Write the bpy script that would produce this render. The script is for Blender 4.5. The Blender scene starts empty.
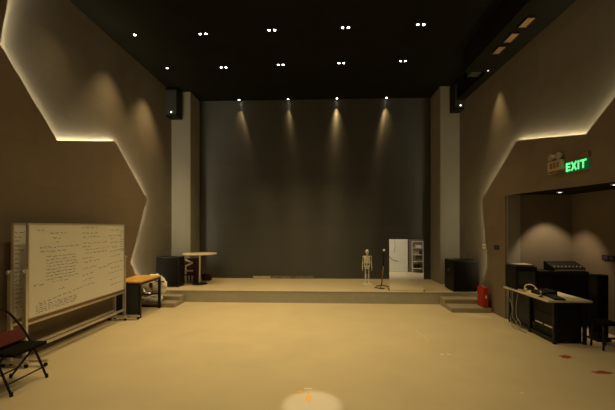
import bpy, bmesh, math, random
from mathutils import Vector, Matrix
random.seed(7)
PI = math.pi
scene = bpy.context.scene
col = scene.collection

# ------------------------------------------------------------------ materials
def mat(name, color, rough=.6, metal=0.0, emit=None, estr=0.0, spec=.5, noise=0.0, nscale=8.0,
        bump=0.0, bscale=60.0, coat=0.0, tiles=None, detail=4.0):
    m = bpy.data.materials.new(name); m.use_nodes = True
    nt = m.node_tree; b = nt.nodes['Principled BSDF']
    b.inputs['Base Color'].default_value = (*color, 1)
    b.inputs['Roughness'].default_value = rough
    b.inputs['Metallic'].default_value = metal
    b.inputs['Specular IOR Level'].default_value = spec
    b.inputs['Coat Weight'].default_value = coat
    if emit:
        b.inputs['Emission Color'].default_value = (*emit, 1)
        b.inputs['Emission Strength'].default_value = estr
    tc = nt.nodes.new('ShaderNodeTexCoord')
    src = None
    if noise > 0:
        n = nt.nodes.new('ShaderNodeTexNoise'); n.inputs['Scale'].default_value = nscale
        n.inputs['Detail'].default_value = detail
        nt.links.new(tc.outputs['Object'], n.inputs['Vector'])
        mr = nt.nodes.new('ShaderNodeMapRange')
        mr.inputs['From Min'].default_value = .3; mr.inputs['From Max'].default_value = .7
        mr.inputs['To Min'].default_value = 1 - noise; mr.inputs['To Max'].default_value = 1 + noise
        nt.links.new(n.outputs['Fac'], mr.inputs['Value'])
        src = mr.outputs['Result']
    if tiles:
        # large boards with slightly different tones and thin joints; tiles = (axis for u, width, height, contrast)
        axis, w, h, con = tiles
        sp = nt.nodes.new('ShaderNodeSeparateXYZ'); nt.links.new(tc.outputs['Object'], sp.inputs[0])
        cb = nt.nodes.new('ShaderNodeCombineXYZ')
        nt.links.new(sp.outputs[axis[0]], cb.inputs['X']); nt.links.new(sp.outputs[axis[1]], cb.inputs['Y'])
        br = nt.nodes.new('ShaderNodeTexBrick')
        br.inputs['Scale'].default_value = 1.0
        br.inputs['Brick Width'].default_value = w; br.inputs['Row Height'].default_value = h
        br.inputs['Mortar Size'].default_value = .004
        br.inputs['Color1'].default_value = (1 - con,)*3 + (1,)
        br.inputs['Color2'].default_value = (1 + con,)*3 + (1,)
        br.inputs['Mortar'].default_value = (1 - 2.2*con,)*3 + (1,)
        nt.links.new(cb.outputs[0], br.inputs['Vector'])
        if src is None: src = br.outputs['Color']
        else:
            mm = nt.nodes.new('ShaderNodeMath'); mm.operation = 'MULTIPLY'
            nt.links.new(src, mm.inputs[0]); nt.links.new(br.outputs['Color'], mm.inputs[1]); src = mm.outputs[0]
    if src is not None:
        mx = nt.nodes.new('ShaderNodeVectorMath'); mx.operation = 'SCALE'
        mx.inputs[0].default_value = color
        nt.links.new(src, mx.inputs['Scale'])
        nt.links.new(mx.outputs[0], b.inputs['Base Color'])
    if bump > 0:
        n2 = nt.nodes.new('ShaderNodeTexNoise'); n2.inputs['Scale'].default_value = bscale
        nt.links.new(tc.outputs['Object'], n2.inputs['Vector'])
        bp = nt.nodes.new('ShaderNodeBump'); bp.inputs['Strength'].default_value = bump
        bp.inputs['Distance'].default_value = .01
        nt.links.new(n2.outputs['Fac'], bp.inputs['Height'])
        nt.links.new(bp.outputs['Normal'], b.inputs['Normal'])
    return m

M = {}
M['floor'] = mat('beige_vinyl', (.60, .50, .33), .42, noise=.05, nscale=1.6, bump=.03, bscale=300, spec=.35)
M['stage_side'] = mat('grey_paint', (.42, .41, .37), .6, noise=.05)
M['stage_top'] = mat('stage_vinyl', (.60, .50, .33), .5, noise=.05, nscale=2)
M['step'] = mat('step_vinyl', (.34, .29, .215), .6, noise=.06)
M['ceiling'] = mat('black_ceiling', (.013, .0125, .0085), .9, noise=.2, nscale=2, spec=.1)
M['panel'] = mat('brown_acoustic_panel', (.215, .170, .125), .85, noise=.05, nscale=3, tiles=('YZ', 1.2, .6, .06), spec=.2)
M['wall'] = mat('taupe_acoustic_wall', (.215, .192, .160), .85, noise=.05, nscale=3, tiles=('YZ', 1.2, .6, .05), spec=.2)
M['alcove'] = mat('alcove_wall', (.20, .17, .13), .8, noise=.05, nscale=3, tiles=('XZ', .6, 2.4, .05), spec=.2)
M['column'] = mat('grey_column', (.29, .27, .23), .75, noise=.04, nscale=2)
M['front'] = mat('plain_wall', (.20, .17, .13), .85, noise=.05)
M['black'] = mat('black_plastic', (.008, .008, .008), .5, noise=.1, spec=.25)
M['blackmetal'] = mat('black_metal', (.011, .011, .011), .4, noise=.05, spec=.35)
M['blackfabric'] = mat('black_fabric', (.009, .008, .007), .9, noise=.2, nscale=30, bump=.2, bscale=200, spec=.1)
M['darkgrey'] = mat('dark_grey', (.05, .05, .052), .5, noise=.05)
M['bluegrey'] = mat('blue_grey_board', (.028, .031, .04), .6, noise=.05)
M['alu'] = mat('aluminium', (.62, .58, .50), .35, .55, noise=.04)
M['chrome'] = mat('chrome', (.85, .85, .85), .12, 1.0)
M['board'] = mat('whiteboard_face', (.82, .80, .74), .3, noise=.03, nscale=2.5)
M['tray'] = mat('wood_trim', (.20, .12, .06), .6, noise=.1)
M['ink'] = mat('blue_black_ink', (.022, .025, .05), .7)
M['inkblue'] = mat('blue_ink', (.04, .05, .16), .7)
M['yellow'] = mat('yellow_wood_top', (.74, .43, .10), .4, noise=.06, nscale=6)
M['cream'] = mat('cream_top', (.72, .64, .45), .4, noise=.03)
M['cloth'] = mat('white_cloth', (.86, .84, .80), .9, noise=.05, bump=.3, bscale=25)
M['brown'] = mat('brown_cloth', (.10, .05, .03), .9, noise=.15)
M['carton'] = mat('dark_red_brown_card', (.070, .020, .014), .7, noise=.15)
M['white'] = mat('white_paint', (.78, .76, .70), .5, noise=.03)
M['bone'] = mat('bone_plastic', (.88, .85, .76), .5, noise=.05)
M['socket'] = mat('dark_socket', (.03, .025, .02), .8)
M['wood'] = mat('brown_wood', (.24, .11, .05), .5, noise=.12, nscale=20)
M['mirror'] = mat('mirror_glass', (.93, .93, .91), .015, 1.0)
M['red'] = mat('red_metal', (.42, .022, .014), .4, noise=.05)
M['redcloth'] = mat('red_cloth', (.11, .018, .012), .9, noise=.15, nscale=20)
M['lens'] = mat('lamp_lens', (1, 1, 1), .4, emit=(1, .93, .8), estr=22)
M['led'] = mat('led_strip', (1, 1, 1), .5, emit=(1, .87, .55), estr=100)
M['led_right'] = mat('led_strip_dimmer', (1, 1, 1), .5, emit=(1, .86, .50), estr=58)
M['dot'] = mat('indicator_led', (1, 1, 1), .4, emit=(1, .97, .9), estr=2.0)
M['exitplate'] = mat('exit_plate', (.01, .05, .02), .5, emit=(.01, .16, .04), estr=.35)
M['exitletter'] = mat('exit_letters', (.3, .9, .4), .5, emit=(.16, 1, .32), estr=.95)
M['beige'] = mat('beige_plastic', (.46, .38, .26), .55, noise=.04)
M['bulb'] = mat('reflector_glass', (.55, .50, .42), .25, .3)
M['grille'] = mat('tan_grille', (.55, .38, .24), .6, noise=.05)
M['cable'] = mat('grey_cable', (.33, .32, .30), .6)
M['redpaint'] = mat('red_stain', (.34, .075, .035), .6, noise=.3, nscale=30)
M['orange'] = mat('orange_stain', (.72, .42, .12), .6, noise=.2, nscale=30)
M['tape'] = mat('pale_tape', (.85, .80, .68), .5)
M['scuff'] = mat('pale_scuff', (.70, .61, .43), .5)
M['strip'] = mat('pale_strip', (.20, .19, .17), .6, noise=.4, nscale=14)

def black_wall_material():
    m = bpy.data.materials.new('black_gloss_wall'); m.use_nodes = True
    nt = m.node_tree; b = nt.nodes['Principled BSDF']
    b.inputs['Roughness'].default_value = .34
    b.inputs['Specular IOR Level'].default_value = .68
    tc = nt.nodes.new('ShaderNodeTexCoord')
    sp = nt.nodes.new('ShaderNodeSeparateXYZ'); nt.links.new(tc.outputs['Object'], sp.inputs[0])
    cb = nt.nodes.new('ShaderNodeCombineXYZ')
    nt.links.new(sp.outputs['X'], cb.inputs['X']); nt.links.new(sp.outputs['Z'], cb.inputs['Y'])
    br = nt.nodes.new('ShaderNodeTexBrick'); br.inputs['Scale'].default_value = 1
    br.inputs['Brick Width'].default_value = 1.22; br.inputs['Row Height'].default_value = .61
    br.inputs['Mortar Size'].default_value = .003
    br.inputs['Color1'].default_value = (.050, .050, .050, 1)
    br.inputs['Color2'].default_value = (.057, .057, .056, 1)
    br.inputs['Mortar'].default_value = (.030, .030, .030, 1)
    nt.links.new(cb.outputs[0], br.inputs['Vector'])
    nt.links.new(br.outputs['Color'], b.inputs['Base Color'])
    n = nt.nodes.new('ShaderNodeTexNoise'); n.inputs['Scale'].default_value = 5
    nt.links.new(tc.outputs['Object'], n.inputs['Vector'])
    mr = nt.nodes.new('ShaderNodeMapRange'); mr.inputs['To Min'].default_value = .42; mr.inputs['To Max'].default_value = .54
    nt.links.new(n.outputs['Fac'], mr.inputs['Value'])
    nt.links.new(mr.outputs['Result'], b.inputs['Roughness'])
    # boards brushed sideways: highlights smear up and down
    b.inputs['Anisotropic'].default_value = .92
    tv = nt.nodes.new('ShaderNodeCombineXYZ'); tv.inputs['Z'].default_value = 1.0
    nt.links.new(tv.outputs[0], b.inputs['Tangent'])
    return m
M['blackwall'] = black_wall_material()

# ------------------------------------------------------------------ mesh helpers
class MB:
    def __init__(s): s.bm = bmesh.new()
    def _geo(s, verts, faces):
        vs = [s.bm.verts.new(v) for v in verts]
        for f in faces:
            try: s.bm.faces.new([vs[i] for i in f])
            except ValueError: pass
        return vs
    def box(s, x0, x1, y0, y1, z0, z1, bev=0.0, mx=None):
        t = bmesh.new(); bmesh.ops.create_cube(t, size=1)
        for v in t.verts:
            v.co = Vector((x0 + (v.co.x+.5)*(x1-x0), y0 + (v.co.y+.5)*(y1-y0), z0 + (v.co.z+.5)*(z1-z0)))
        if bev > 0:
            bmesh.ops.bevel(t, geom=t.edges[:], offset=bev, segments=2, affect='EDGES', profile=.6)
        return s._merge(t, mx)
    def _merge(s, t, mx=None):
        if mx is not None: bmesh.ops.transform(t, matrix=mx, verts=t.verts[:])
        vm = {v: s.bm.verts.new(v.co) for v in t.verts}
        for f in t.faces:
            nf = s.bm.faces.new([vm[v] for v in f.verts]); nf.smooth = f.smooth
        t.free(); return s
    def tube(s, pts, r, seg=8, cap=True, closed=False):
        pts = [Vector(p) for p in pts]; n = len(pts)
        rr = r if isinstance(r, (list, tuple)) else [r]*n
        rings = []; up = None
        for i, p in enumerate(pts):
            a = pts[i-1] if (i > 0 or closed) else p
            b = pts[(i+1) % n] if (i < n-1 or closed) else p
            d = (b-a).normalized()
            if up is None:
                up = Vector((0, 0, 1)) if abs(d.z) < .9 else Vector((1, 0, 0))
            u = (up - d*up.dot(d)).normalized(); w = d.cross(u); up = u
            rings.append([s.bm.verts.new(p + (u*math.cos(2*PI*k/seg) + w*math.sin(2*PI*k/seg))*rr[i]) for k in range(seg)])
        m = n if closed else n-1
        for i in range(m):
            A, B = rings[i], rings[(i+1) % n]
            for k in range(seg):
                f = s.bm.faces.new((A[k], A[(k+1) % seg], B[(k+1) % seg], B[k])); f.smooth = True
        if cap and not closed:
            s.bm.faces.new(list(reversed(rings[0]))); s.bm.faces.new(rings[-1])
        return s
    def lathe(s, prof, seg=24, c=(0, 0, 0), mx=None, smooth=True):
        t = bmesh.new(); rings = []
        for r, z in prof:
            rings.append([t.verts.new((r*math.cos(2*PI*k/seg), r*math.sin(2*PI*k/seg), z)) for k in range(seg)])
        for A, B in zip(rings, rings[1:]):
            for k in range(seg):
                f = t.faces.new((A[k], A[(k+1) % seg], B[(k+1) % seg], B[k])); f.smooth = smooth
        t.faces.new(list(reversed(rings[0]))); t.faces.new(rings[-1])
        m = Matrix.Translation(c)
        if mx is not None: m = m @ mx
        return s._merge(t, m)
    def ball(s, c, r, seg=16, rings=10, mx=None):
        t = bmesh.new(); bmesh.ops.create_uvsphere(t, u_segments=seg, v_segments=rings, radius=1)
        for f in t.faces: f.smooth = True
        rx, ry, rz = r if isinstance(r, (tuple, list)) else (r, r, r)
        m = Matrix.Translation(c) @ (mx or Matrix.Identity(4)) @ Matrix.Diagonal((rx, ry, rz, 1))
        return s._merge(t, m)
    def prism(s, pts, axis, a, b):
        """pts 2-D outline, extruded along axis from a to b"""
        def p3(p, q):
            return {'X': (q, p[0], p[1]), 'Y': (p[0], q, p[1]), 'Z': (p[0], p[1], q)}[axis]
        n = len(pts)
        A = [s.bm.verts.new(p3(p, a)) for p in pts]; B = [s.bm.verts.new(p3(p, b)) for p in pts]
        s.bm.faces.new(A); s.bm.faces.new(list(reversed(B)))
        for i in range(n):
            s.bm.faces.new((A[i], B[i], B[(i+1) % n], A[(i+1) % n]))
        return s
    def build(s, name, m, parent=None, loc=(0, 0, 0), rot=None, label=None):
        bmesh.ops.recalc_face_normals(s.bm, faces=s.bm.faces[:])
        me = bpy.data.meshes.new(name); s.bm.to_mesh(me); s.bm.free()
        me.materials.append(m)
        o = bpy.data.objects.new(name, me); col.objects.link(o)
        if parent: o.parent = parent
        o.location = loc
        if rot: o.rotation_euler = rot
        if label: o['label'] = label
        return o

def tag(o, label, cat, group=None, kind=None):
    o['label'] = label; o['category'] = cat
    if group: o['group'] = group
    if kind: o['kind'] = kind
    return o
def thing(name, label, cat, loc=(0, 0, 0), rot=(0, 0, 0), group=None):
    o = bpy.data.objects.new(name, None); col.objects.link(o); o.empty_display_size = .1
    o.location = loc; o.rotation_euler = rot
    return tag(o, label, cat, group)
def struct(o): o['kind'] = 'structure'; return o
def dup(root, loc, label=None, rot=None):
    r = root.copy(); col.objects.link(r); r.location = loc
    if rot: r.rotation_euler = rot
    if label: r['label'] = label
    for ch in list(root.children):
        c = ch.copy(); col.objects.link(c); c.parent = r
        for g in list(ch.children):
            d = g.copy(); col.objects.link(d); d.parent = c
    return r

# ------------------------------------------------------------------ room shell
CE = 5.55           # ceiling
WL, WR = -4.18, 3.655
PL, PR = -4.12, 3.59   # faces of the raised panels
SB, SF, SH = 10.15, 8.15, .284   # stage back, front, height
struct(MB().box(-4.6, 5.2, -5.2, 10.4, -.1, 0).build('floor', M['floor']))
struct(MB().box(-4.6, 5.2, -5.2, 10.4, CE, CE+.1).build('ceiling', M['ceiling']))
struct(MB().box(-4.6, 5.2, SB, SB+.12, 0, CE).build('wall_back', M['blackwall']))
struct(MB().box(WL-.12, WL, -5, SB, 0, CE).build('wall_left', M['wall']))
w = MB(); w.box(WR, WR+.12, -5, 2.5, 0, CE); w.box(WR, WR+.12, 2.5, 6.92, 2.5, CE); w.box(WR, WR+.12, 6.92, SB, 0, CE)
struct(w.build('wall_right', M['wall']))
struct(MB().box(WL, WR, -5.12, -5, 0, CE).build('wall_front', M['front']))
# stage deck
s = MB(); s.box(WL, WR, SF, SB, 0, SH-.012)
st = struct(s.build('floor_stage', M['stage_side']))
struct(MB().box(WL, WR, SF-.012, SB, SH-.012, SH).build('trim_stage_deck', M['stage_top']))
# columns
for nm, x0, x1, yf in (('wall_column_left', WL, -3.65, 9.43), ('wall_column_right', 3.15, WR, 9.33)):
    c = MB(); c.box(x0, x1, yf, SB, SH, .857); c.box(x0, x1, yf, SB, .863, 1.95); c.box(x0, x1, yf, SB, 1.957, CE)
    c.box(x0+.01, x1-.01, yf+.01, SB, SH, CE)
    struct(c.build(nm, M['column']))

# raised panels with a light strip behind the edge
def chain_inset(ch, d):
    out = []
    for i, p in enumerate(ch):
        ns = []
        for a, b in ((i-1, i), (i, i+1)):
            if a >= 0 and b < len(ch):
                t = Vector((ch[b][0]-ch[a][0], ch[b][1]-ch[a][1])).normalized()
                ns.append(Vector((-t.y, t.x)))
        n = sum(ns, Vector((0, 0))).normalized()
        k = d / max(.35, n.dot(ns[0]))
        out.append((p[0]-abs(k)*(-n.x), p[1]-abs(k)*(-n.y)))
    return out
def raised_panel(nm, chain, tail, face, wallx, sgn, led_nm):
    """sgn=+1: panel faces +X (left wall)"""
    p = MB(); p.prism(chain + tail, 'X', face, face - sgn*.022)
    po = struct(p.build(nm, M['panel']))
    ins = chain_inset(chain, .040)
    b = MB(); x0, x1 = face - sgn*.022, wallx
    n = len(ins)
    for i in range(n-1):         # backing rails that hold the panel off the wall
        (y0, z0), (y1, z1) = ins[i], ins[i+1]
        ins2 = chain_inset(chain, .09)
        (y2, z2), (y3, z3) = ins2[i], ins2[i+1]
        V = [(x, y, z) for x in (x0, x1) for (y, z) in ((y0, z0), (y1, z1), (y3, z3), (y2, z2))]
        b._geo(V, [(0, 1, 2, 3), (7, 6, 5, 4), (0, 4, 5, 1), (1, 5, 6, 2), (2, 6, 7, 3), (3, 7, 4, 0)])
    struct(b.build(nm + '_rail', M['black'], po))
    l = MB(); led0 = 0 if sgn > 0 else 1; mid = x0 + (wallx-x0)*.15
    for i in range(n-1):
        ins3 = chain_inset(chain, .036)
        (y0, z0), (y1, z1) = ins3[i], ins3[i+1]
        if i < led0: continue
        if led0 and i == 1: y0, z0 = y0 + (y1-y0)*.5, z0 + (z1-z0)*.5
        l._geo([(mid, y0, z0), (mid, y1, z1), (mid + sgn*-.022, y1, z1), (mid + sgn*-.022, y0, z0)], [(0, 1, 2, 3)])
    l.build('light_strip', M[led_nm], po)
    return po
Lch = [(8.05, 0.0), (7.262, 1.036), (7.963, 2.46), (6.706, 3.513), (5.21, 3.149), (4.249, 4.144), (4.5, CE)]
raised_panel('wall_left_panel', Lch, [(-4.98, CE), (-4.98, 0)], PL, WL, 1, 'led')
Rch = [(8.111, 0.0), (8.009, 0.253), (7.648, 0.997), (7.905, 2.429), (6.52, 3.4), (4.852, 3.067), (3.682, 3.907), (3.938, 5.06)]
raised_panel('wall_right_panel', Rch, [(-4.98, 5.06), (-4.98, 0), (2.5, 0), (2.5, 2.31), (6.92, 2.42), (6.92, 0)], PR, WR, -1, 'led_right')

# alcove behind the right panel
struct(MB().box(PR+.023, 4.97, 6.91, 7.04, 0, 2.5).build('wall_alcove_end', M['alcove']))
struct(MB().box(4.85, 4.97, 2.4, 6.92, 0, 2.5).build('wall_alcove_back', M['panel']))
struct(MB().box(PR+.023, 4.97, 2.38, 2.5, 0, 2.5).build('wall_alcove_near', M['alcove']))
struct(MB().box(PR+.023, 4.85, 2.5, 6.92, 2.43, 2.5).build('ceiling_alcove', M['ceiling']))
struct(MB().box(PR+.023, 3.86, 6.89, 6.91, 0, 2.43).build('trim_alcove_jamb', M['column']))

# soffit along the right wall
d = MB(); d.box(3.46, WR, -5, 9.0, 5.06, CE); d.box(2.98, 3.46, -5, 7.4, 5.06, CE)
struct(d.build('trim_soffit', M['ceiling']))
vents = [('nearest', 5.46, 5.75), ('middle', 5.90, 6.20), ('farthest', 6.32, 6.60)]
for nm, y0, y1 in vents:
    t = thing('ceiling_vent', 'tan slotted ceiling vent in dark soffit, %s of the three in a row' % nm, 'vent', (3.24, (y0+y1)/2, 5.06), group='vents in the right soffit')
    h = (y1-y0)/2
    fr = MB(); fr.box(-.075, -.062, -h, h, -.03, 0); fr.box(.062, .075, -h, h, -.03, 0); fr.box(-.062, .062, -h, -h+.012, -.03, 0); fr.box(-.062, .062, h-.012, h, -.03, 0)
    fr.build('frame', M['blackmetal'], t)
    g = MB()
    g.box(-.062, .062, -h+.012, h-.012, -.012, -.004)
    for k in range(6):
        x = -.05 + k*.02
        g.box(x-.004, x+.004, -h+.012, h-.012, -.026, -.012)
    g.build('grille', M['grille'], t)

# ------------------------------------------------------------------ ceiling lamps
def make_downlight(twin):
    t = thing('downlight', '', 'downlight', group='ceiling downlights')
    hw = .12 if twin else .065
    hs = MB(); hs.box(-hw, hw, -.062, .062, -.008, 0, .002); hs.build('housing', M['black'], t)
    for x in ((-.054, .054) if twin else (0,)):
        r = MB(); r.lathe([(.040, -.013), (.044, -.013), (.044, -.007), (.040, -.007)], 20, (x, 0, 0)); 
        rim = r.build('rim', M['blackmetal'], t)
        l = MB(); l.lathe([(.022, -.0165), (.022, -.0132)], 20, (x, 0, 0)); l.build('lens', M['lens'], rim)
    return t
def spot(name, loc, power, angle, blend, color=(1, .755, .345), rot=(0, 0, 0), size=.04):
    l = bpy.data.lights.new(name, 'SPOT'); l.energy = power; l.spot_size = math.radians(angle); l.spot_blend = blend
    l.color = color; l.shadow_soft_size = size
    o = bpy.data.objects.new(name, l); col.objects.link(o); o.location = loc; o.rotation_euler = rot
    return o
GX = [-3.64, -2.30, -.95, .44, 1.82]
rows = [(7.93, 'row nearest the stage'), (6.53, 'second row from the stage'), (5.13, 'row over the middle of the floor'), (3.73, 'row just in front of the viewer')]
pos_words = ['far left', 'left of centre', 'centre left', 'centre right', 'right']
proto2 = make_downlight(True); proto1 = make_downlight(False)
first = {True: True, False: True}
POW = {7.93: 150, 6.53: 115, 5.13: 85, 3.73: 75}
for Y, rw in rows:
    for i, X in enumerate(GX):
        yl = Y + (.035, .055, -.015, -.04, -.08)[i]
        twin = i > 0
        lab = '%s lit downlight in black ceiling, %s, %s' % ('twin' if twin else 'single', pos_words[i], rw)
        p = proto2 if twin else proto1
        if first[twin]:
            first[twin] = False; p.location = (X, yl, CE); p['label'] = lab
        else: dup(p, (X, yl, CE), lab)
        k = {0: .6, 1: .85, 2: 1.25, 3: 1.2, 4: .5}[i]
        if not twin: k = 1.15 if Y > 6 else .35
        spot('ceiling_spot', (X, yl, CE-.05), POW[Y]*k, 92 if twin else 78, .9, (1, .755, .345) if twin else (1, .68, .28))
sd = thing('soffit_downlight', 'small lamp under the black soffit that lights the upper right wall', 'downlight', (3.43, 7.28, 5.06))
MB().lathe([(.03, -.03), (.035, -.03), (.035, 0), (.03, 0)], 18).build('rim', M['black'], sd)
MB().lathe([(.014, -.034), (.014, -.0305)], 16).build('lens', M['dot'], sd)
spot('soffit_spot', (3.43, 7.28, 4.99), 75, 58, 1.0, (1, .68, .28))
# rows out of view; rearmost pair added to brighten the white panel in the mirror
for Y, P in ((2.2, 40), (-.2, 50), (-3.2, 520)):
    for X in (-1.7, .44): spot('ceiling_spot', (X, Y, CE-.07), P, 100, .9, (1, .86, .62) if Y < -3 else (1, .755, .345))

def make_wallwasher():
    t = thing('wall_washer', '', 'spotlight', group='wall washers over the black wall')
    b = MB(); b.lathe([(.04, -.02), (.045, -.02), (.045, 0), (.04, 0)], 18); b.build('barrel', M['black'], t)
    l = MB(); l.lathe([(.024, -.026), (.024, -.0205)], 18); l.build('lens', M['lens'], t)
    return t
ww = make_wallwasher()
WX = [-2.43, -.99, .43, 1.865]
words = ['leftmost', 'second from left', 'third from left', 'rightmost']
for i, X in enumerate(WX):
    lab = 'small round ceiling spotlight against the black stage wall, %s of four' % words[i]
    if i == 0: ww.location = (X, 10.03, CE); ww['label'] = lab
    else: dup(ww, (X, 10.03, CE), lab)
    spot('wall_washer_spot', (X, 10.03, CE-.045), (40, 24, 78, 66)[i], 40, 1.0, (1, .66, .26), (math.radians(7), 0, 0), .02)
# narrow white pool on the floor near the viewer
spot('narrow_spot', (-.1, 3.49, CE-.06), 520, 7.2, .6, (1, .93, .76), (0, 0, 0), .02)
# alcove downlights
al = thing('alcove_downlight', 'small lamp in low alcove ceiling above the equipment rack, farther of two', 'downlight', (4.257, 6.36, 2.43), group='alcove downlights')
MB().lathe([(.05, -.012), (.055, -.012), (.055, 0), (.05, 0)], 18).build('rim', M['white'], al)
MB().lathe([(.028, -.016), (.028, -.0125)], 16).build('lens', M['dot'], al)
dup(al, (4.30, 5.25, 2.43), 'small lamp in low alcove ceiling, nearer the right edge of the picture')
spot('alcove_spot', (4.257, 6.36, 2.38), 60, 76, .5, (1, .74, .42), (math.radians(11), math.radians(-5), 0), .03)
spot('alcove_spot', (4.30, 5.25, 2.38), 2, 100, .5, (1, .74, .42), (0, 0, 0), .03)

# ------------------------------------------------------------------ loudspeakers high on the columns
for x, y, z0, z1, hw, lx, lz, lab in ((-4.04, 9.2, 4.76, 5.50, .19, .02, .11, 'black hanging loudspeaker with a white indicator light, in front of the left column top'),
                          (3.53, 9.16, 4.82, 5.50, .14, .02, .10, 'black hanging loudspeaker with a white indicator light, in front of the right column top')):
    t = thing('hanging_speaker', lab, 'speaker', (x, y, z0), group='hanging loudspeakers')
    h = z1-z0
    MB().prism([(-hw, .16), (hw, .16), (hw*.9, -.14), (-hw*.9, -.14)], 'Z', 0, h).build('cabinet', M['black'], t)
    MB().box(-hw*.8, hw*.8, -.152, -.14, .05, h-.04, .004).build('grille', M['darkgrey'], t)
    MB().lathe([(.022, 0), (.022, .008)], 12, (lx, -.153, lz), Matrix.Rotation(PI/2, 4, 'X')).build('indicator_light', M['dot'], t)
    MB().box(-.03, .03, -.02, .02, h, CE-z0).build('bracket', M['blackmetal'], t)
# projector on the soffit end
t = thing('projector', 'small dark projector hanging beneath ceiling at the end of the right soffit', 'projector', (3.38, 7.65, 5.12))
MB().box(-.17, .05, -.14, .14, 0, .13, .015).build('body', M['darkgrey'], t)
MB().lathe([(.035, 0), (.04, .0), (.04, .05), (.03, .05)], 18, (-.06, -.135, .065), Matrix.Rotation(PI/2, 4, 'X')).build('lens', M['bulb'], t)
MB().tube([(-.06, 0, .13), (-.06, 0, CE-5.12)], .018).build('mount', M['blackmetal'], t)

# ------------------------------------------------------------------ stage steps
def steps(label, x0, x1, yl, yu):
    t = thing('stage_steps', label, 'steps', ((x0+x1)/2, yl, 0)); a, b = x0-(x0+x1)/2, x1-(x0+x1)/2
    MB().box(a, b, 0, SF-.02-yl, 0, .095, .006).build('lower_tread', M['step'], t)
    MB().box(a, b, yu-yl, SF-.02-yl, .0955, .19, .006).build('upper_tread', M['step'], t)
    return t
steps('low grey two-tread steps to the stage beside the white cloth bundle', -4.11, -3.29, 7.57, 7.88)
steps('low grey two-tread steps to the stage beside the red box', 2.73, 3.55, 7.38, 7.80)

# ------------------------------------------------------------------ subwoofers on the stage
def sub(label, cx, y0, w, dp, h):
    t = thing('subwoofer', label, 'speaker', (cx, y0, SH), group='subwoofers on the stage')
    MB().box(-w/2, w/2, .015, dp, .02, h, .012).build('cabinet', M['black'], t)
    g = MB(); g.box(-w/2+.03, w/2-.03, 0, .016, .05, h-.03, .005); g.build('grille', M['blackfabric'], t)
    for sx in (-1, 1):
        for sy in (.06, dp-.05): MB().lathe([(.022, 0), (.022, .021)], 12, (sx*(w/2-.06), sy, 0)).build('foot', M['black'], t)
    for sx in (-1, 1):
        MB().box(sx*w/2-.004, sx*w/2+.004, dp*.4, dp*.7, h*.62, h*.70, .002).build('handle', M['darkgrey'], t)
sub('big black cubic subwoofer on the left side of stage behind white cloth', -3.875, 8.50, .57, .38, .76)
sub('big black cubic subwoofer on the right side of stage above the red box', 3.35, 8.17, .58, .58, .735)

# ------------------------------------------------------------------ round table and carton on the stage
t = thing('round_table', 'tall round cream-topped pedestal table at the left of the stage', 'table', (-3.25, 9.05, SH))
MB().lathe([(.39, .787), (.435, .795), (.44, .808), (.435, .820), (.02, .820)], 40).build('tabletop', M['cream'], t)
MB().lathe([(.035, .02), (.028, .05), (.028, .74), (.05, .786)], 18).build('pole', M['alu'], t)
MB().lathe([(.20, 0), (.205, .008), (.18, .02), (.03, .032)], 32).build('base', M['black'], t)
t = thing('carton', 'dark red-brown carton with sideways white letters under the round table', 'box', (-3.60, 9.255, SH))
MB().box(-.145, .20, 0, .17, 0, .66, .004).build('box_body', M['carton'], t)
L = MB()
def lbar(m, x0, z0, x1, z1, y=-.0015, wd=.047, th=.004):
    a = Vector((x0, 0, z0)); b = Vector((x1, 0, z1)); dd = (b-a); n = Vector((-dd.z, 0, dd.x)).normalized()*wd/2
    V = []
    for yy in (y-th/2, y+th/2): V += [(q.x, yy, q.z) for q in (a-n, b-n, b+n, a+n)]
    m._geo(V, [(0, 1, 2, 3), (7, 6, 5, 4), (0, 4, 5, 1), (1, 5, 6, 2), (2, 6, 7, 3), (3, 7, 4, 0)])
# letters E, T, V written upwards (turned a quarter to the left)
lbar(L, -.135, .03, .095, .03); [lbar(L, x, .03, x, .19) for x in (-.11, -.02, .07)]
lbar(L, -.11, .23, -.11, .42); lbar(L, -.135, .325, .095, .325)
lbar(L, -.125, .45, .085, .54); lbar(L, .085, .54, -.125, .63)
L.build('lettering', M['white'], t)
t = thing('small_carton', 'small low reddish-brown box on the stage floor behind the round table', 'box', (-3.30, 9.62, SH))
MB().box(-.11, .13, 0, .2, 0, .15, .004).build('box_body', M['carton'], t)
MB().box(-.113, .133, -.003, .203, .15, .185, .004).build('lid', M['carton'], t)

# pale strip at the foot of the black wall
t = thing('cable_cover', 'worn pale cable cover along the foot of the black stage wall', 'cable cover', (-1.2, SB, SH))
MB().box(-.85, .95, -.035, -.002, 0, .075, .006).build('cover', M['strip'], t)
b = MB()
b.box(-.82, -.32, -.0365, -.034, .012, .062)
b.build('sticker', M['scuff'], t)

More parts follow.
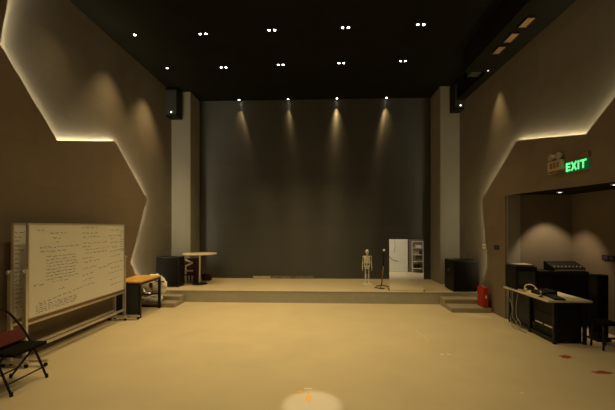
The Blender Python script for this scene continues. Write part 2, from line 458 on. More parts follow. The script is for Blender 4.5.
# ------------------------------------------------------------------ skeleton model
def skeleton():
    t = thing('skeleton_model', 'small white anatomical skeleton standing on a base, left of the mirror', 'skeleton', (1.185, 9.13, SH))
    S = .93
    def V(*p): return tuple(q*S for q in p)
    MB().box(-.14*S, .14*S, -.10*S, .10*S, 0, .03*S, .006).build('base', M['white'], t)
    MB().tube([V(0, .045, .03), V(0, .045, .52)], .006).build('support_rod', M['chrome'], t)
    sk = MB(); sk.ball(V(0, .005, .935), V(.052, .062, .060)); sk.ball(V(0, -.032, .895), V(.036, .034, .036))
    sk.box(-.028*S, .028*S, -.062*S, -.02*S, .858*S, .882*S, .008)
    h = sk.build('skull', M['bone'], t)
    for sx in (-1, 1):
        e = MB(); e.ball(V(sx*.022, -.054, .918), V(.014, .010, .013)); e.build('eye_socket', M['socket'], h)
    e = MB(); e.ball(V(0, -.066, .898), V(.007, .006, .011)); e.build('nose_hole', M['socket'], h)
    sp = MB()
    for k in range(19):
        z = .50 + k*.0195; y = .03 + .012*math.sin((z-.5)*14)
        sp.box(-.012*S, .012*S, (y-.012)*S, (y+.012)*S, z*S, (z+.0155)*S, .002)
    sp.build('spine', M['bone'], t)
    rb = MB()
    for k in range(9):
        z = .79 - k*.026; rx = .052 + .034*math.sin(min(1, (k+1)/6)*PI/2); ry = .045 + .018*math.sin(min(1, (k+1)/6)*PI/2)
        pts = []
        for a in range(17):
            th = -PI/2 + .35 + (2*PI - .7)*a/16
            if k > 6: th = -PI/2 + .9 + (2*PI-1.8)*a/16
            pts.append(V(rx*math.cos(th), .0 + ry*math.sin(th), z - .02*(-math.sin(th))))
        rb.tube(pts, .0068*S, 6)
    rb.box(-.012*S, .012*S, -.066*S, -.052*S, .62*S, .79*S, .003)
    for sx in (-1, 1):
        rb.tube([V(sx*.01, -.055, .795), V(sx*.05, -.045, .815), V(sx*.112, -.01, .81)], .007*S, 6)
        rb._geo([V(sx*.03, .052, .79), V(sx*.095, .045, .80), V(sx*.05, .058, .69), V(sx*.03, .06, .79), V(sx*.095, .053, .80), V(sx*.05, .066, .69)],
                [(0, 1, 2), (5, 4, 3), (0, 3, 4, 1), (1, 4, 5, 2), (2, 5, 3, 0)])
    rb.build('ribcage', M['bone'], t)
    pv = MB()
    for sx in (-1, 1):
        pv.ball(V(sx*.048, .012, .515), V(.034, .022, .046), 12, 8, Matrix.Rotation(sx*.5, 4, 'Y'))
        pv.tube([V(sx*.05, 0, .475), V(sx*.03, -.018, .45), V(0, -.022, .462)], .010*S, 6)
    pv.ball(V(0, .03, .49), V(.022, .014, .036), 10, 8)
    pv.build('pelvis', M['bone'], t)
    def bone(m, a, b, r):
        a, b = Vector(a), Vector(b)
        m.tube([a, a.lerp(b, .1), a.lerp(b, .25), a.lerp(b, .75), a.lerp(b, .9), b], [r*1.5, r*1.35, r*.9, r*.85, r*1.25, r*1.4], 7)
    for sx in (-1, 1):
        a = MB()
        bone(a, V(sx*.112, 0, .805), V(sx*.122, .01, .63), .0085*S)
        bone(a, V(sx*.119, .008, .625), V(sx*.125, -.012, .485), .0058*S)
        bone(a, V(sx*.129, .008, .625), V(sx*.136, -.008, .485), .0055*S)
        am = a.build('arm', M['bone'], t)
        hd = MB(); hd.ball(V(sx*.131, -.012, .472), V(.013, .009, .014), 10, 6)
        for q, ln in enumerate((.058, .068, .064, .052)):
            y0 = -.026 + q*.010
            hd.tube([V(sx*.131, y0+.004, .462), V(sx*.134, y0, .462-ln*.5), V(sx*.132, y0-.002, .455-ln)], .0036*S, 5)
        hd.tube([V(sx*.129, -.022, .47), V(sx*.125, -.036, .45), V(sx*.125, -.04, .43)], .0040*S, 5)
        hd.build('hand', M['bone'], am)
        l = MB()
        bone(l, V(sx*.052, .008, .472), V(sx*.046, .0, .265), .0115*S)
        l.ball(V(sx*.046, -.014, .262), V(.012, .008, .013), 10, 6)
        bone(l, V(sx*.044, .002, .255), V(sx*.044, .012, .06), .0095*S)
        bone(l, V(sx*.058, .008, .25), V(sx*.056, .016, .06), .0048*S)
        lg = l.build('leg', M['bone'], t)
        f = MB(); f.ball(V(sx*.048, .022, .044), V(.016, .022, .0145), 10, 6)
        for q in range(5):
            f.tube([V(sx*(.040+q*.006), .01, .045), V(sx*(.036+q*.009), -.04, .038), V(sx*(.036+q*.010), -.075+q*.006, .034)], .0042*S, 5)
        f.build('foot', M['bone'], lg)
skeleton()

# ------------------------------------------------------------------ microphone stand beside the mirror
t = thing('pole_stand', 'thin leaning stand with white knob and brown lower pole, left of the mirror', 'stand', (1.535, 8.80, SH))
MB().tube([(-.03, 0, .03), (.02, .02, .52)], .016).build('lower_pole', M['wood'], t)
MB().tube([(.02, .02, .50), (.035, .03, .90)], .013).build('upper_pole', M['black'], t)
MB().ball((.038, .03, .925), .034).build('knob', M['white'], t)
for a in (.2, 2.3, 4.4):
    MB().tube([(-.03, 0, .05), (-.03+.19*math.cos(a), -.06+.13*math.sin(a), .012)], [.010, .012]).build('leg', M['black'], t)
t = tag(MB().tube([(1.53, 8.56, SH+.012), (1.51, 8.52, SH+.012), (1.50, 8.47, SH+.012), (1.42, 8.50, SH+.012), (1.38, 8.60, SH+.012), (1.30, 8.63, SH+.012)], .011, 6).build('cable', M['black']),
        'short black cable lying loose on the stage in front of the pole stand', 'cable')

# ------------------------------------------------------------------ standing mirror
t = thing('standing_mirror', 'frameless standing mirror at the front edge of the stage, right of the skeleton', 'mirror', (2.0, 8.27, SH), (0, 0, math.radians(-7.9)))
tilt = math.radians(-2.0)
mh = 1.225
b = MB(); b.box(-.395, .395, .004, .02, .012, mh); bk = b.build('back_panel', M['blackmetal'], t, rot=(tilt, 0, 0))
b = MB(); b.box(-.395, .395, 0, .0035, .012, mh); b.build('mirror_glass', M['mirror'], t, rot=(tilt, 0, 0))
for sx in (-1, 1):
    MB().box(sx*.40-.014, sx*.40+.014, -.03, .25, 0, .022, .004).build('foot', M['black'], t)
MB().tube([(0, .06, .85), (0, .34, .01)], .012).build('prop_leg', M['blackmetal'], t)
MB().tube([(-.40, .24, .012), (.40, .24, .012)], .009).build('cross_bar', M['blackmetal'], t)

# ------------------------------------------------------------------ red extinguisher box, switches, exit sign, emergency lamp
t = thing('extinguisher_box', 'red metal fire extinguisher box on the right stage step', 'extinguisher box', (3.40, 7.41, .0955))
MB().box(0, .10, 0, .31, 0, .42, .006).build('cabinet', M['red'], t)
MB().box(-.008, 0, .02, .29, .03, .39, .003).build('door', M['red'], t)
MB().box(-.016, -.008, .24, .27, .19, .25, .002).build('handle', M['chrome'], t)
MB().tube([(.05, .10, .42), (.05, .10, .445), (.05, .20, .445), (.05, .20, .42)], .007, 6).build('carry_handle', M['alu'], t)
MB().box(.03, .07, -.0015, 0, .2, .26).build('sticker', M['white'], t)

t = thing('wall_socket', 'white double wall socket at the glowing edge of the right panel', 'socket', (PR, 7.76, 1.32))
MB().box(-.014, 0, -.06, .10, 0, .105, .004).build('faceplate', M['white'], t)
for y in (-.02, .055): MB().box(-.0165, -.013, y-.012, y+.012, .035, .075).build('outlet', M['black'], t)
t = thing('wall_switch', 'dark switch plate on brown panel left of the alcove opening', 'switch', (PR, 7.25, 1.34))
MB().box(-.010, 0, -.10, .10, 0, .085, .003).build('faceplate', M['black'], t)
for y in (-.05, .05): MB().box(-.014, -.009, y-.04, y+.04, .012, .072, .002).build('rocker', M['darkgrey'], t)
t = thing('alcove_switch', 'dark horizontal switch plate on the alcove back wall near the right picture edge', 'switch', (4.85, 5.98, 1.23))
MB().box(-.012, 0, -.2, .2, 0, .09, .003).build('faceplate', M['black'], t)
for y in (-.12, 0, .12): MB().box(-.016, -.011, y-.045, y+.045, .012, .078, .002).build('rocker', M['darkgrey'], t)

t = thing('exit_sign', 'green EXIT sign mounted on the brown panel above the alcove', 'sign', (PR, 4.985, 2.585))
MB().box(-.03, 0, -.205, .205, 0, .16, .006).build('sign_box', M['exitplate'], t)
MB().box(-.025, 0, -.215, .215, .165, .235, .006).build('mounting_plate', M['tray'], t)
e = MB()
def ybar(m, u0, z0, u1, z1, wd=.026):
    a = Vector((0, -u0, z0)); b = Vector((0, -u1, z1)); dd = b-a; n = Vector((0, -dd.z, dd.y)).normalized()*wd/2
    V = []
    for x in (-.036, -.0302): V += [(x, q.y, q.z) for q in (a-n, b-n, b+n, a+n)]
    m._geo(V, [(0, 1, 2, 3), (7, 6, 5, 4), (0, 4, 5, 1), (1, 5, 6, 2), (2, 6, 7, 3), (3, 7, 4, 0)])
for (u0, z0, u1, z1) in ((-.185, .02, -.185, .14), (-.198, .033, -.115, .033), (-.198, .08, -.12, .08), (-.198, .127, -.115, .127),
                         (-.09, .02, .0, .14), (-.09, .14, 0, .02), (.04, .02, .04, .14), (.07, .127, .185, .127), (.1275, .02, .1275, .127)):
    ybar(e, u0, z0, u1, z1)
e.build('exit_lettering', M['exitletter'], t)
t = thing('emergency_light', 'beige twin-headed emergency lamp to the left of the EXIT sign', 'emergency light', (PR, 5.395, 2.66))
MB().box(-.07, 0, -.155, .155, 0, .145, .012).build('body', M['beige'], t)
g = MB()
for k in range(3): g.box(-.074, -.069, -.11+k*.075, -.06+k*.075, .03, .115, .002)
g.build('label_panel', M['tray'], t)
for y in (-.075, .085):
    hd = MB().lathe([(.025, -.04), (.048, -.02), (.052, .02), (.048, .03), (.026, .034)], 20, (-.045, y, .205), Matrix.Rotation(-PI/2, 4, 'Y')).build('lamp_head', M['beige'], t)
    MB().lathe([(.038, 0), (.038, .006)], 18, (-.0785, y, .205), Matrix.Rotation(-PI/2, 4, 'Y')).build('lens', M['bulb'], hd)
    MB().tube([(-.04, y, .14), (-.04, y, .16)], .016).build('swivel', M['beige'], t)
MB().tube([(-.03, .15, .02), (-.03, .20, .0), (-.03, .205, -.03), (-.03, .13, -.045), (-.03, .02, -.03), (-.03, -.02, .0)], .006, 6).build('cord', M['beige'], t)

# ------------------------------------------------------------------ mobile whiteboards
def scribble(m, u0, u1, v, hgt, slope=0.0, dens=1.0, lw=.0062):
    """one line of handwriting between u0 and u1 at height v: words of short linked strokes"""
    u = u0
    while u < u1:
        wl = random.uniform(.035, .11)
        pts = []
        n = max(3, int(wl/.013))
        for k in range(n):
            pts.append((u + wl*k/n + random.uniform(-.003, .003), v + slope*(u-u0) + random.uniform(-hgt/2, hgt/2)))
        for (a, b), (c, d) in zip(pts, pts[1:]):
            dv = Vector((c-a, d-b));
            if dv.length < 1e-4: continue
            nn = Vector((-dv.y, dv.x)).normalized()*lw/2
            m._geo([(0, a-nn.x, b-nn.y), (0, c-nn.x, d-nn.y), (0, c+nn.x, d+nn.y), (0, a+nn.x, b+nn.y)], [(0, 1, 2, 3)])
        u += wl + random.uniform(.012, .03)/dens
def mobile_whiteboard(label, X, y0, y1, z0, z1, front):
    """board faces +X; its length runs along Y"""
    ym = (y0+y1)/2; hl = (y1-y0)/2
    t = thing('mobile_whiteboard', label, 'whiteboard', (X, ym, 0), group=None)
    bd = MB().box(-.012, .010, -hl+.02, hl-.02, z0+.02, z1-.02).build('board', M['board'], t)
    f = MB()
    f.box(-.016, .016, -hl, hl, z1-.02, z1, .003); f.box(-.016, .016, -hl, -hl+.02, z0+.02, z1-.02, .003)
    f.box(-.016, .016, hl-.02, hl, z0+.02, z1-.02, .003); f.box(-.016, .016, -hl, hl, z0, z0+.02, .003)
    f.build('board_frame', M['alu'], t)
    MB().box(.012, .024, -hl+.01, hl-.01, z0-.026, z0+.010, .003).build('lower_trim', M['tray'], t)
    zm = (z0+z1)/2
    for sy in (-1, 1):
        yy = sy*(hl+.022)
        MB().box(-.028, .022, yy-.019, yy+.019, .06, zm+.03, .004).build('post', M['alu'], t)
        MB().lathe([(.02, 0), (.024, .01), (.024, .03), (.012, .034)], 14, (0, yy+sy*.017, zm), Matrix.Rotation(-sy*PI/2, 4, 'X')).build('pivot_knob', M['alu'], t)
        x0, x1 = (-.22, .30) if front else (-.13, .24)
        ft = MB().box(x0, x1, yy-.02, yy+.02, .052, .088, .008).build('foot', M['alu'], t)
        for x in (x0+.03, x1-.03):
            MB().lathe([(.022, -.012), (.025, -.008), (.025, .008), (.022, .012)], 14, (x, yy, .025), Matrix.Rotation(PI/2, 4, 'X')).build('caster', M['black'], ft)
    MB().box(-.014, .012, -hl, hl, .175, .215, .004).build('lower_rail', M['alu'], t)
    MB().box(-.014, .012, -hl, hl, z0-.068, z0-.032, .004).build('upper_rail', M['alu'], t)
    H_, W_ = z1-z0, y1-y0
    def note(rows_, m=M['ink'], nm='handwriting'):
        w = MB()
        for (a, b, v, h, sl, de) in rows_:
            scribble(w, -hl+a*W_, -hl+b*W_, z1 - v*H_, h, sl, de)
        o = w.build(nm, m, t, loc=(.0115, 0, 0)); return o
    if front:
        note([(.07, .12, .07, .03, 0, 1)])
        note([(.17, .31, .11, .022, 0, 1), (.19, .27, .165, .022, 0, 1)])
        note([(.22, .24, .215, .03, 0, 1), (.09, .40, .265, .024, .0, 1), (.09, .28, .31, .016, 0, 1)], M['inkblue'])
        note([(.14, .40, .37+k*.036, .020, .0, 2.5) for k in range(8)], M['inkblue'])
        note([(.04, .09, .66, .03, 0, 1), (.19, .32, .66, .022, 0, 1), (.24, .27, .75, .03, 0, 1)])
        note([(.08, .56, .86, .024, .10, 1.4), (.06, .40, .885, .02, .02, 1.6)] + [(.06, .40, .91+k*.022, .016, .03, 2) for k in range(3)], M['inkblue'])
        note([(.46, .62, .05, .012, 0, 1)])
        note([(.47, .62, .12, .022, 0, 1), (.47, .66, .17, .022, 0, 1)])
        note([(.48, .76, .25, .022, 0, 1.2), (.47, .57, .295, .02, 0, 1), (.50, .76, .335, .022, .02, 1.2), (.50, .74, .38, .022, .02, 1.4)])
        note([(.47, .57, .44, .026, 0, 1), (.49, .66, .49, .024, .04, 1), (.47, .62, .57, .024, .04, 1)])
        note([(.47, .58, .65, .022, .06, 1), (.47, .58, .72, .022, .08, 1), (.65, .77, .60, .022, .1, 1)])
        note([(.81, .93, .085, .022, 0, 1.3), (.78, .95, .165, .02, 0, 1), (.80, .84, .21, .02, 0, 1)])
        note([(.80, .96, .265, .022, .02, 1.2), (.81, .86, .33, .022, 0, 1), (.79, .97, .39, .02, .04, 1.2), (.80, .93, .46, .02, .03, 1)])
        note([(.94, .985, .10+k*.033, .018, 0, 1.5) for k in range(10)])
        note([(.78, .98, .56, .022, .05, 1.2), (.80, .90, .63, .022, .04, 1), (.78, .97, .70, .02, .06, 1.2), (.80, .93, .79, .022, .05, 1), (.80, .97, .87, .02, .06, 1)])
    else:
        note([(.015, .05, .10+k*.045, .02, 0, 2) for k in range(18)], M['inkblue'])
    return t
mobile_whiteboard('long mobile whiteboard covered in handwriting, the front one facing the room', -3.84, 4.335, 6.535, .585, 1.853, True)
mobile_whiteboard('second mobile whiteboard standing tight behind the front one, only its left end showing', -3.985, 4.272, 6.452, .585, 1.853, False)

# ------------------------------------------------------------------ yellow desk by the whiteboards
t = thing('work_desk', 'narrow black-legged desk with yellow wooden top beside the whiteboard', 'desk', (-3.85, 7.10, 0))
hx, hy = .275, .445
MB().box(-hx, hx, -hy, hy, .695, .725, .004).build('tabletop', M['yellow'], t)
for sx in (-1, 1):
    for sy in (-1, 1):
        MB().box(sx*(hx-.03)-.024, sx*(hx-.03)+.024, sy*(hy-.03)-.024, sy*(hy-.03)+.024, 0, .655, .003).build('leg', M['blackmetal'], t)
f = MB()
for sx in (-1, 1): f.box(sx*(hx-.03)-.018, sx*(hx-.03)+.018, -hy+.01, hy-.01, .650, .695)
for sy in (-1, 1): f.box(-hx+.05, hx-.05, sy*(hy-.03)-.018, sy*(hy-.03)+.018, .650, .695)
f.build('frame', M['blackmetal'], t)
MB().box(-hx+.05, hx-.05, -hy+.02, -hy+.04, .06, .65).build('end_panel', M['bluegrey'], t)
MB().box(-hx+.03, hx-.03, hy-.04, hy-.02, .02, .06).build('stretcher', M['blackmetal'], t)

# white cloth bundle on the left steps
t = thing('cloth_bundle', 'bulky white cloth bundle with a brown patch, heaped on the left stage steps', 'cloth', (-3.84, 7.72, .096))
def lump(blobs, nm, m, seed, parent):
    b = MB()
    for c, r in blobs: b.ball(c, r, 20, 14)
    o = b.build(nm, m, parent)
    rm = o.modifiers.new('remesh', 'REMESH'); rm.mode = 'VOXEL'; rm.voxel_size = .016; rm.use_smooth_shade = True
    tx = bpy.data.textures.new(nm, 'CLOUDS'); tx.noise_scale = .11
    dm = o.modifiers.new('folds', 'DISPLACE'); dm.texture = tx; dm.strength = .07; dm.mid_level = .5
    sm = o.modifiers.new('soft', 'SMOOTH'); sm.iterations = 3
    return o
lump([((-.13, .0, .40), (.13, .10, .18)), ((.05, .0, .42), (.15, .11, .19)), ((.19, .03, .36), (.10, .10, .21)), ((.03, .02, .55), (.17, .08, .08)), ((-.02, .06, .28), (.17, .09, .10))], 'upper_roll', M['cloth'], 1, t)
lump([((-.15, -.05, .085), (.11, .08, .075)), ((.02, -.07, .075), (.14, .08, .068)), ((.14, -.04, .09), (.10, .08, .075))], 'lower_roll', M['cloth'], 2, t)
MB().box(-.085, .0, -.130, -.095, .34, .45, .02).build('brown_patch', M['brown'], t, rot=(.0, .1, 0))
MB().tube([(-.24, -.04, .20), (-.10, -.085, .18), (.06, -.085, .20), (.2, -.06, .21)], .024, 8).build('brown_belt', M['brown'], t)
MB().tube([(.06, -.09, .50), (.17, -.09, .47), (.27, -.03, .475)], .014, 8).build('strap', M['brown'], t)

# ------------------------------------------------------------------ folding chair at the left edge
t = thing('folding_chair', 'black folding chair with dull red backrest at the left picture edge before the whiteboards', 'chair', (-3.5, 3.76, 0), (0, 0, 0))
# local: faces +X; front legs at x=+.19, rear legs at x=-.23; sides y = +/-.235
def curve(pts, n=8):
    out = []; P = [Vector(p) for p in pts]
    for i in range(len(P)-1):
        p0 = P[max(i-1, 0)]; p1 = P[i]; p2 = P[i+1]; p3 = P[min(i+2, len(P)-1)]
        for k in range(n):
            q = k/n
            out.append(.5*((2*p1) + (-p0+p2)*q + (2*p0-5*p1+4*p2-p3)*q*q + (-p0+3*p1-3*p2+p3)*q**3))
    out.append(P[-1]); return out
for sy in (-1, 1):
    y = sy*.235
    o = MB().tube(curve([(.205, y, .012), (.06, y, .33), (-.08, y, .57), (-.16, y*.95, .68), (-.22, y*.77, .785), (-.245, y*.45, .845)]), .0125, 10).build('front_leg', M['blackmetal'], t)
    MB().lathe([(.017, 0), (.018, .03), (.014, .045)], 12, (.207, y, 0)).build('foot_cap', M['black'], o)
    o = MB().tube([(-.215, y*.9, .012), (.10, y*.9, .405)], .0125, 10).build('rear_leg', M['blackmetal'], t)
    MB().lathe([(.017, 0), (.018, .03), (.014, .045)], 12, (-.217, y*.9, 0)).build('foot_cap', M['black'], o)
MB().tube(curve([(-.245, -.106, .845), (-.255, -.05, .862), (-.257, 0, .866), (-.255, .05, .862), (-.245, .106, .845)]), .0125, 10).build('back_rail', M['blackmetal'], t)
MB().box(-.20, .225, -.225, .225, .405, .445, .015).build('seat', M['blackfabric'], t)
MB().box(-.014, .014, -.215, .215, -.075, .075, .012).build('backrest', M['redcloth'], t, loc=(-.07, 0, .535), rot=(0, math.radians(-33), 0), label='dull red padded backrest')
MB().tube([(.155, -.235, .12), (.155, .235, .12)], .009).build('crossbar', M['blackmetal'], t)
MB().tube([(-.13, -.21, .12), (-.13, .21, .12)], .009).build('crossbar', M['blackmetal'], t)
# ------------------------------------------------------------------ equipment desk at the alcove
t = thing('equipment_desk', 'long cream-topped black desk with gear, along the front of the alcove', 'desk', (0, 0, 0))
X0, X1, Y0, Y1, ZT = 3.46, 4.12, 5.43, 6.74, .67
MB().box(X0, X1, Y0, Y1, ZT-.028, ZT, .004).build('tabletop', M['cream'], t)
for x in (X0+.11, X1-.10):
    for y in (Y0+.03, 6.08, Y1-.03):
        MB().box(x-.02, x+.02, y-.02, y+.02, 0, ZT-.03, .002).build('leg', M['blackmetal'], t)
fr = MB()
for x in (X0+.11, X1-.10): fr.box(x-.015, x+.015, Y0+.05, Y1-.05, ZT-.07, ZT-.029)
fr.box(X0+.13, X1-.12, Y0+.015, Y0+.045, ZT-.07, ZT-.029)
fr.build('frame', M['blackmetal'], t)
MB().box(X0+.155, X0+.172, 6.105, Y1-.055, .05, ZT-.08).build('modesty_panel', M['bluegrey'], t)
MB().box(X0+.095, X0+.125, Y0+.06, Y1-.06, .035, .075).build('lower_rail', M['blackmetal'], t)
t = thing('drawer_pedestal', 'black drawer cabinet with two pale strips under the near end of cream desk', 'cabinet', (3.605, 5.50, 0))
MB().box(0, .40, 0, .52, .02, .60, .004).build('carcass', M['black'], t)
for z0, z1 in ((.25, .42), (.43, .59)):
    MB().box(-.014, -.001, .01, .51, z0, z1, .003).build('drawer', M['black'], t)
for y0, y1 in ((.01, .24), (.29, .47)):
    MB().box(-.016, -.001, y0, y1, .215, .235, .002).build('pale_strip', M['cream'], t)
for x in (.04, .32):
    for y in (.04, .48): MB().lathe([(.015, 0), (.015, .021)], 10, (x, y, 0)).build('foot', M['black'], t)

# gear on the desk
t = thing('equipment_case', 'boxy black machine with pale lid strip at the far left of cream desk', 'equipment', (3.47, 6.33, ZT))
MB().box(.0, .37, 0, .37, .012, .42, .012).build('body', M['black'], t)
MB().box(.02, .35, .03, .35, .42, .445, .008).build('lid', M['darkgrey'], t)
MB().box(.04, .33, -.006, .002, .10, .33, .004).build('front_panel', M['bluegrey'], t)
MB().box(.05, .32, .04, .30, .4455, .452, .002).build('pale_sheet', M['beige'], t)
for x in (.04, .33):
    for y in (.04, .33): MB().lathe([(.014, 0), (.014, .0125)], 10, (x, y, 0)).build('foot', M['black'], t)
t = thing('monitor_speaker', 'squat black box speaker on cream desk beside the boxy black machine', 'speaker', (3.87, 6.33, ZT))
MB().box(0, .24, .0, .34, 0, .345, .01).build('cabinet', M['black'], t)
MB().box(.02, .22, -.008, .001, .02, .32, .004).build('grille', M['blackfabric'], t)
t = thing('headphones', 'pale headphones lying on desk in front of the boxy black machine', 'headphones', (3.66, 6.20, ZT))
MB().tube(curve([(-.10, 0, .03), (-.09, .03, .09), (-.01, .05, .115), (.07, .03, .09), (.08, 0, .03)]), .009, 8).build('headband', M['cream'], t)
for x in (-.10, .08): MB().ball((x, -.005, .034), (.022, .033, .034), 14, 10).build('ear_cup', M['cream'], t)
t = thing('mixer', 'flat black mixer on the cream desk next to the keyboard', 'mixer', (3.60, 5.83, ZT))
MB().prism([(0, 0), (.26, 0), (.26, .075), (0, .035)], 'Y', 0, .28).build('body', M['black'], t)
for k in range(5):
    for q in range(2):
        MB().lathe([(.010, 0), (.008, .018)], 10, (.06+q*.1, (.03+k*.055), .044+q*.0154)).build('knob', M['darkgrey'], t)
t = thing('microphone', 'microphone with bright chrome head standing on cream desk beside the keyboard', 'microphone', (3.53, 5.72, ZT))
MB().lathe([(.035, 0), (.035, .008), (.012, .014), (.010, .03)], 16).build('base', M['black'], t)
MB().tube([(0, 0, .02), (0, 0, .075)], .009).build('stem', M['chrome'], t)
MB().ball((0, 0, .09), .024).build('head', M['chrome'], t)
t = thing('keyboard', 'long black keyboard lying on the near end of cream desk', 'keyboard', (3.70, 5.66, ZT), (0, 0, math.radians(78)))
MB().box(-.21, .16, -.075, .075, 0, .022, .006).build('case', M['black'], t)
k = MB()
for r in range(5):
    for c_ in range(15): k.box(-.20+c_*.0235, -.18+c_*.0235, -.066+r*.026, -.044+r*.026, .021, .030)
o = k.build('keys', M['darkgrey'], t); o['kind'] = 'stuff'
t = thing('power_strip', 'pale power strip along the front edge of the cream desk', 'power strip', (3.485, 6.30, ZT))
MB().box(0, .05, -.16, -.0, 0, .03, .006).build('body', M['beige'], t)
for y in (-.13, -.08, -.03): MB().box(.012, .038, y-.014, y+.014, .029, .032).build('outlet', M['black'], t)

def cable(pts, label, m=M['cable'], r=.006):
    tag(MB().tube(curve(pts, 6), r, 6).build('hanging_cable', m), label, 'cable', 'cables under the cream desk')
cable([(3.452, 6.52, .66), (3.445, 6.52, .50), (3.47, 6.42, .34), (3.45, 6.40, .20), (3.48, 6.34, .08), (3.46, 6.24, .012), (3.44, 6.06, .008), (3.47, 5.99, .008)], 'grey cable hanging from desk edge, longest, ending on the floor')
cable([(3.452, 6.46, .66), (3.443, 6.44, .46), (3.43, 6.38, .30), (3.45, 6.46, .17), (3.42, 6.40, .05), (3.40, 6.28, .014), (3.42, 6.16, .012)], 'grey cable hanging from desk edge with a zigzag middle')
cable([(3.452, 6.24, .62), (3.44, 6.27, .40), (3.42, 6.22, .22), (3.42, 6.12, .16), (3.41, 6.08, .08), (3.44, 6.17, .035), (3.43, 6.24, .10), (3.43, 6.20, .18)], 'grey cable hanging from desk edge, looping back up near the floor')

# rack behind the desk with a console on top
t = thing('equipment_rack', 'waist-high black equipment cabinet standing against the far wall of the alcove', 'cabinet', (4.14, 6.35, 0))
MB().box(0, .62, .01, .41, .03, 1.0, .006).build('carcass', M['black'], t)
for x0, x1 in ((.02, .30), (.32, .60)): MB().box(x0, x1, -.004, .011, .06, .97, .004).build('door', M['darkgrey'] if False else M['black'], t)
for x in (.28, .34): MB().box(x-.006, x+.006, -.016, -.004, .50, .60, .002).build('handle', M['darkgrey'], t)
for x in (.05, .57):
    for y in (.06, .36): MB().lathe([(.02, 0), (.02, .031)], 10, (x, y, 0)).build('foot', M['black'], t)
t = thing('mixing_console', 'reddish-black sloping mixing console on top of the black equipment cabinet', 'mixer', (4.17, 6.40, 1.0))
MB().prism([(0, 0), (.28, 0), (.28, .16), (.25, .16), (0, .06)], 'X', 0, .56).build('body', M['black'], t)
for k in range(8):
    MB().lathe([(.010, 0), (.008, .016)], 10, (.05+k*.065, .05, .078), Matrix.Rotation(.38, 4, 'X')).build('knob', M['cream'], t)
MB().box(.02, .54, -.008, .001, .01, .03, .002).build('front_strip', M['bulb'], t)
t = thing('column_speaker', 'slim tall black speaker in the alcove at the right of the rack', 'speaker', (4.42, 5.62, 0))
MB().box(-.085, .085, 0, .18, .03, 1.04, .01).build('cabinet', M['black'], t)
MB().box(-.07, .07, -.008, .001, .10, 1.0, .004).build('grille', M['blackfabric'], t)
MB().box(-.11, .11, -.03, .20, 0, .03, .006).build('base', M['black'], t)
t = thing('stool', 'low black stool with crossbars behind the near end of cream desk', 'stool', (4.19, 5.31, 0))
MB().box(-.11, .11, -.13, .13, .36, .41, .012).build('seat', M['blackfabric'], t)
for sx in (-1, 1):
    for sy in (-1, 1):
        MB().tube([(sx*.10, sy*.115, 0), (sx*.085, sy*.10, .365)], .014, 8).build('leg', M['wood'] if False else M['blackmetal'], t)
for sy in (-1, 1): MB().box(-.09, .09, sy*.106-.008, sy*.106+.008, .16, .19).build('crossbar', M['blackmetal'], t)

# ------------------------------------------------------------------ marks and scraps on the floor
def blot(nm, label, cat, c, rx, ry, m, z=.0012, n=18, group=None, jag=.35):
    b = MB(); V = []
    for k in range(n):
        a = 2*PI*k/n; r = 1 + random.uniform(-jag, jag)
        V.append((c[0]+rx*r*math.cos(a), c[1]+ry*r*math.sin(a)))
    b.prism(V, 'Z', .0002, z)
    return tag(b.build(nm, m), label, cat, group)
blot('paint_stain', 'red paint stain on floor just in front of the cream desk', 'stain', (3.375, 4.93), .085, .06, M['redpaint'], group='red stains')
blot('paint_stain', 'red paint stain on floor near the right picture edge', 'stain', (3.46, 4.42), .11, .045, M['redpaint'], group='red stains')
blot('chalk_mark', 'left arm of the orange chalk marks at the rim of the bright floor spot', 'mark', (-.255, 3.76), .055, .035, M['orange'])
blot('chalk_mark', 'orange chalk dab inside the bright spot on the floor', 'mark', (-.145, 3.66), .03, .11, M['orange'])
def scrap(label, c, w_, l_, rot=0, m=M['tape'], nm='tape_scrap', cat='tape'):
    b = MB(); b.box(-w_/2, w_/2, -l_/2, l_/2, .0002, .0022)
    return tag(b.build(nm, m, None, (c[0], c[1], 0), (0, 0, rot)), label, cat, None)
scrap('short pale tape scrap at the top rim of the bright floor spot', (-.155, 3.84), .085, .035)
scrap('left of two tiny pale tape scraps on the right half of floor', (1.693, 4.946), .05, .035, .2)
scrap('right of two tiny pale tape scraps on the right half of floor', (1.791, 4.95), .05, .035, -.2)
scrap('tiny pale tape scrap alone near the bottom of floor, right of centre', (2.167, 3.835), .03, .03)
scrap('long thin pale scratch across the floor toward the right steps', (1.665, 5.80), .02, .55, .09, M['scuff'], 'floor_scratch', 'scratch')

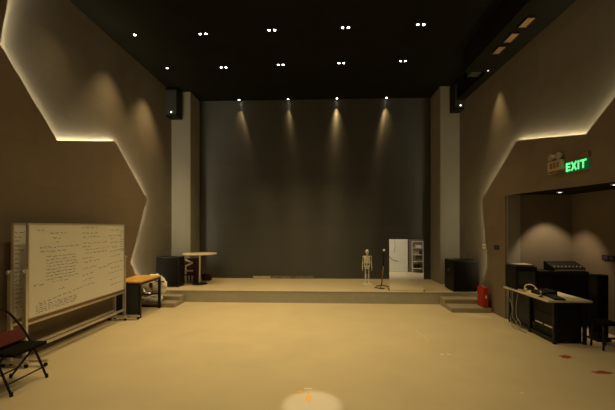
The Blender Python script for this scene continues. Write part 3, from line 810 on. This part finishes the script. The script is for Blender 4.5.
# ------------------------------------------------------------------ things behind the viewer that the mirror shows
t = thing('leaning_panel', 'big white marked panel leaning on the rear wall, seen in the mirror', 'panel', (.55, -4.93, 0))
MB().box(-.70, 1.02, 0, .03, .01, 2.2, .006).build('sheet', M['white'], t)
w = MB()
w.tube(curve([(-.45, .033, 1.6), (-.2, .033, 1.1), (.1, .033, .75), (.45, .033, .62)]), .012, 6)
w.tube(curve([(.25, .033, 1.95), (.28, .033, 1.5), (.22, .033, 1.2)]), .010, 6)
w.build('curved_marks', M['darkgrey'], t)
t = thing('storage_rack', 'open white storage rack by the rear wall, seen in the mirror', 'rack', (2.14, -4.55, 0))
for sx in (-1, 1):
    for sy in (-1, 1): MB().box(sx*.31-.02, sx*.31+.02, sy*.18-.02, sy*.18+.02, 0, 1.85).build('upright', M['white'], t)
for z in (.25, .65, 1.05, 1.45, 1.83): MB().box(-.33, .33, -.2, .2, z-.02, z+.02).build('shelf', M['white'], t)
for z, dx, hh, mm in ((.27, -.05, .22, 'black'), (.67, .08, .18, 'tray'), (1.07, -.08, .2, 'beige'), (1.47, .05, .16, 'white')):
    b = thing('storage_box', {'black': 'black box on the lowest shelf of the white rack', 'tray': 'brown box on the second shelf of the white rack', 'beige': 'beige box on the third shelf of the white rack', 'white': 'white box on the fourth shelf of the white rack'}[mm], 'box', (2.14+dx, -4.55, z))
    MB().box(-.17, .17, -.14, .14, 0, hh*.8, .004).build('box_body', M[mm], b); MB().box(-.175, .175, -.145, .145, hh*.8, hh, .004).build('lid', M[mm], b)

# ------------------------------------------------------------------ camera, world, view
cam = bpy.data.cameras.new('camera'); co = bpy.data.objects.new('camera', cam); col.objects.link(co)
co.location = (0, 0, 1.8); co.rotation_euler = (PI/2, 0, math.atan(14.5/345))
cam.sensor_width = 36; cam.lens = 36*345/615; cam.shift_y = 22/615; cam.clip_start = .05
scene.camera = co
wd = bpy.data.worlds.new('world'); scene.world = wd; wd.use_nodes = True
wd.node_tree.nodes['Background'].inputs['Color'].default_value = (.8, .7, .5, 1)
wd.node_tree.nodes['Background'].inputs['Strength'].default_value = 0.0
vs = scene.view_settings
vs.view_transform = 'Standard'; vs.look = 'None'; vs.gamma = 1; vs.exposure = 0; vs.use_curve_mapping = False
scene.cycles.max_bounces = 8; scene.cycles.diffuse_bounces = 5
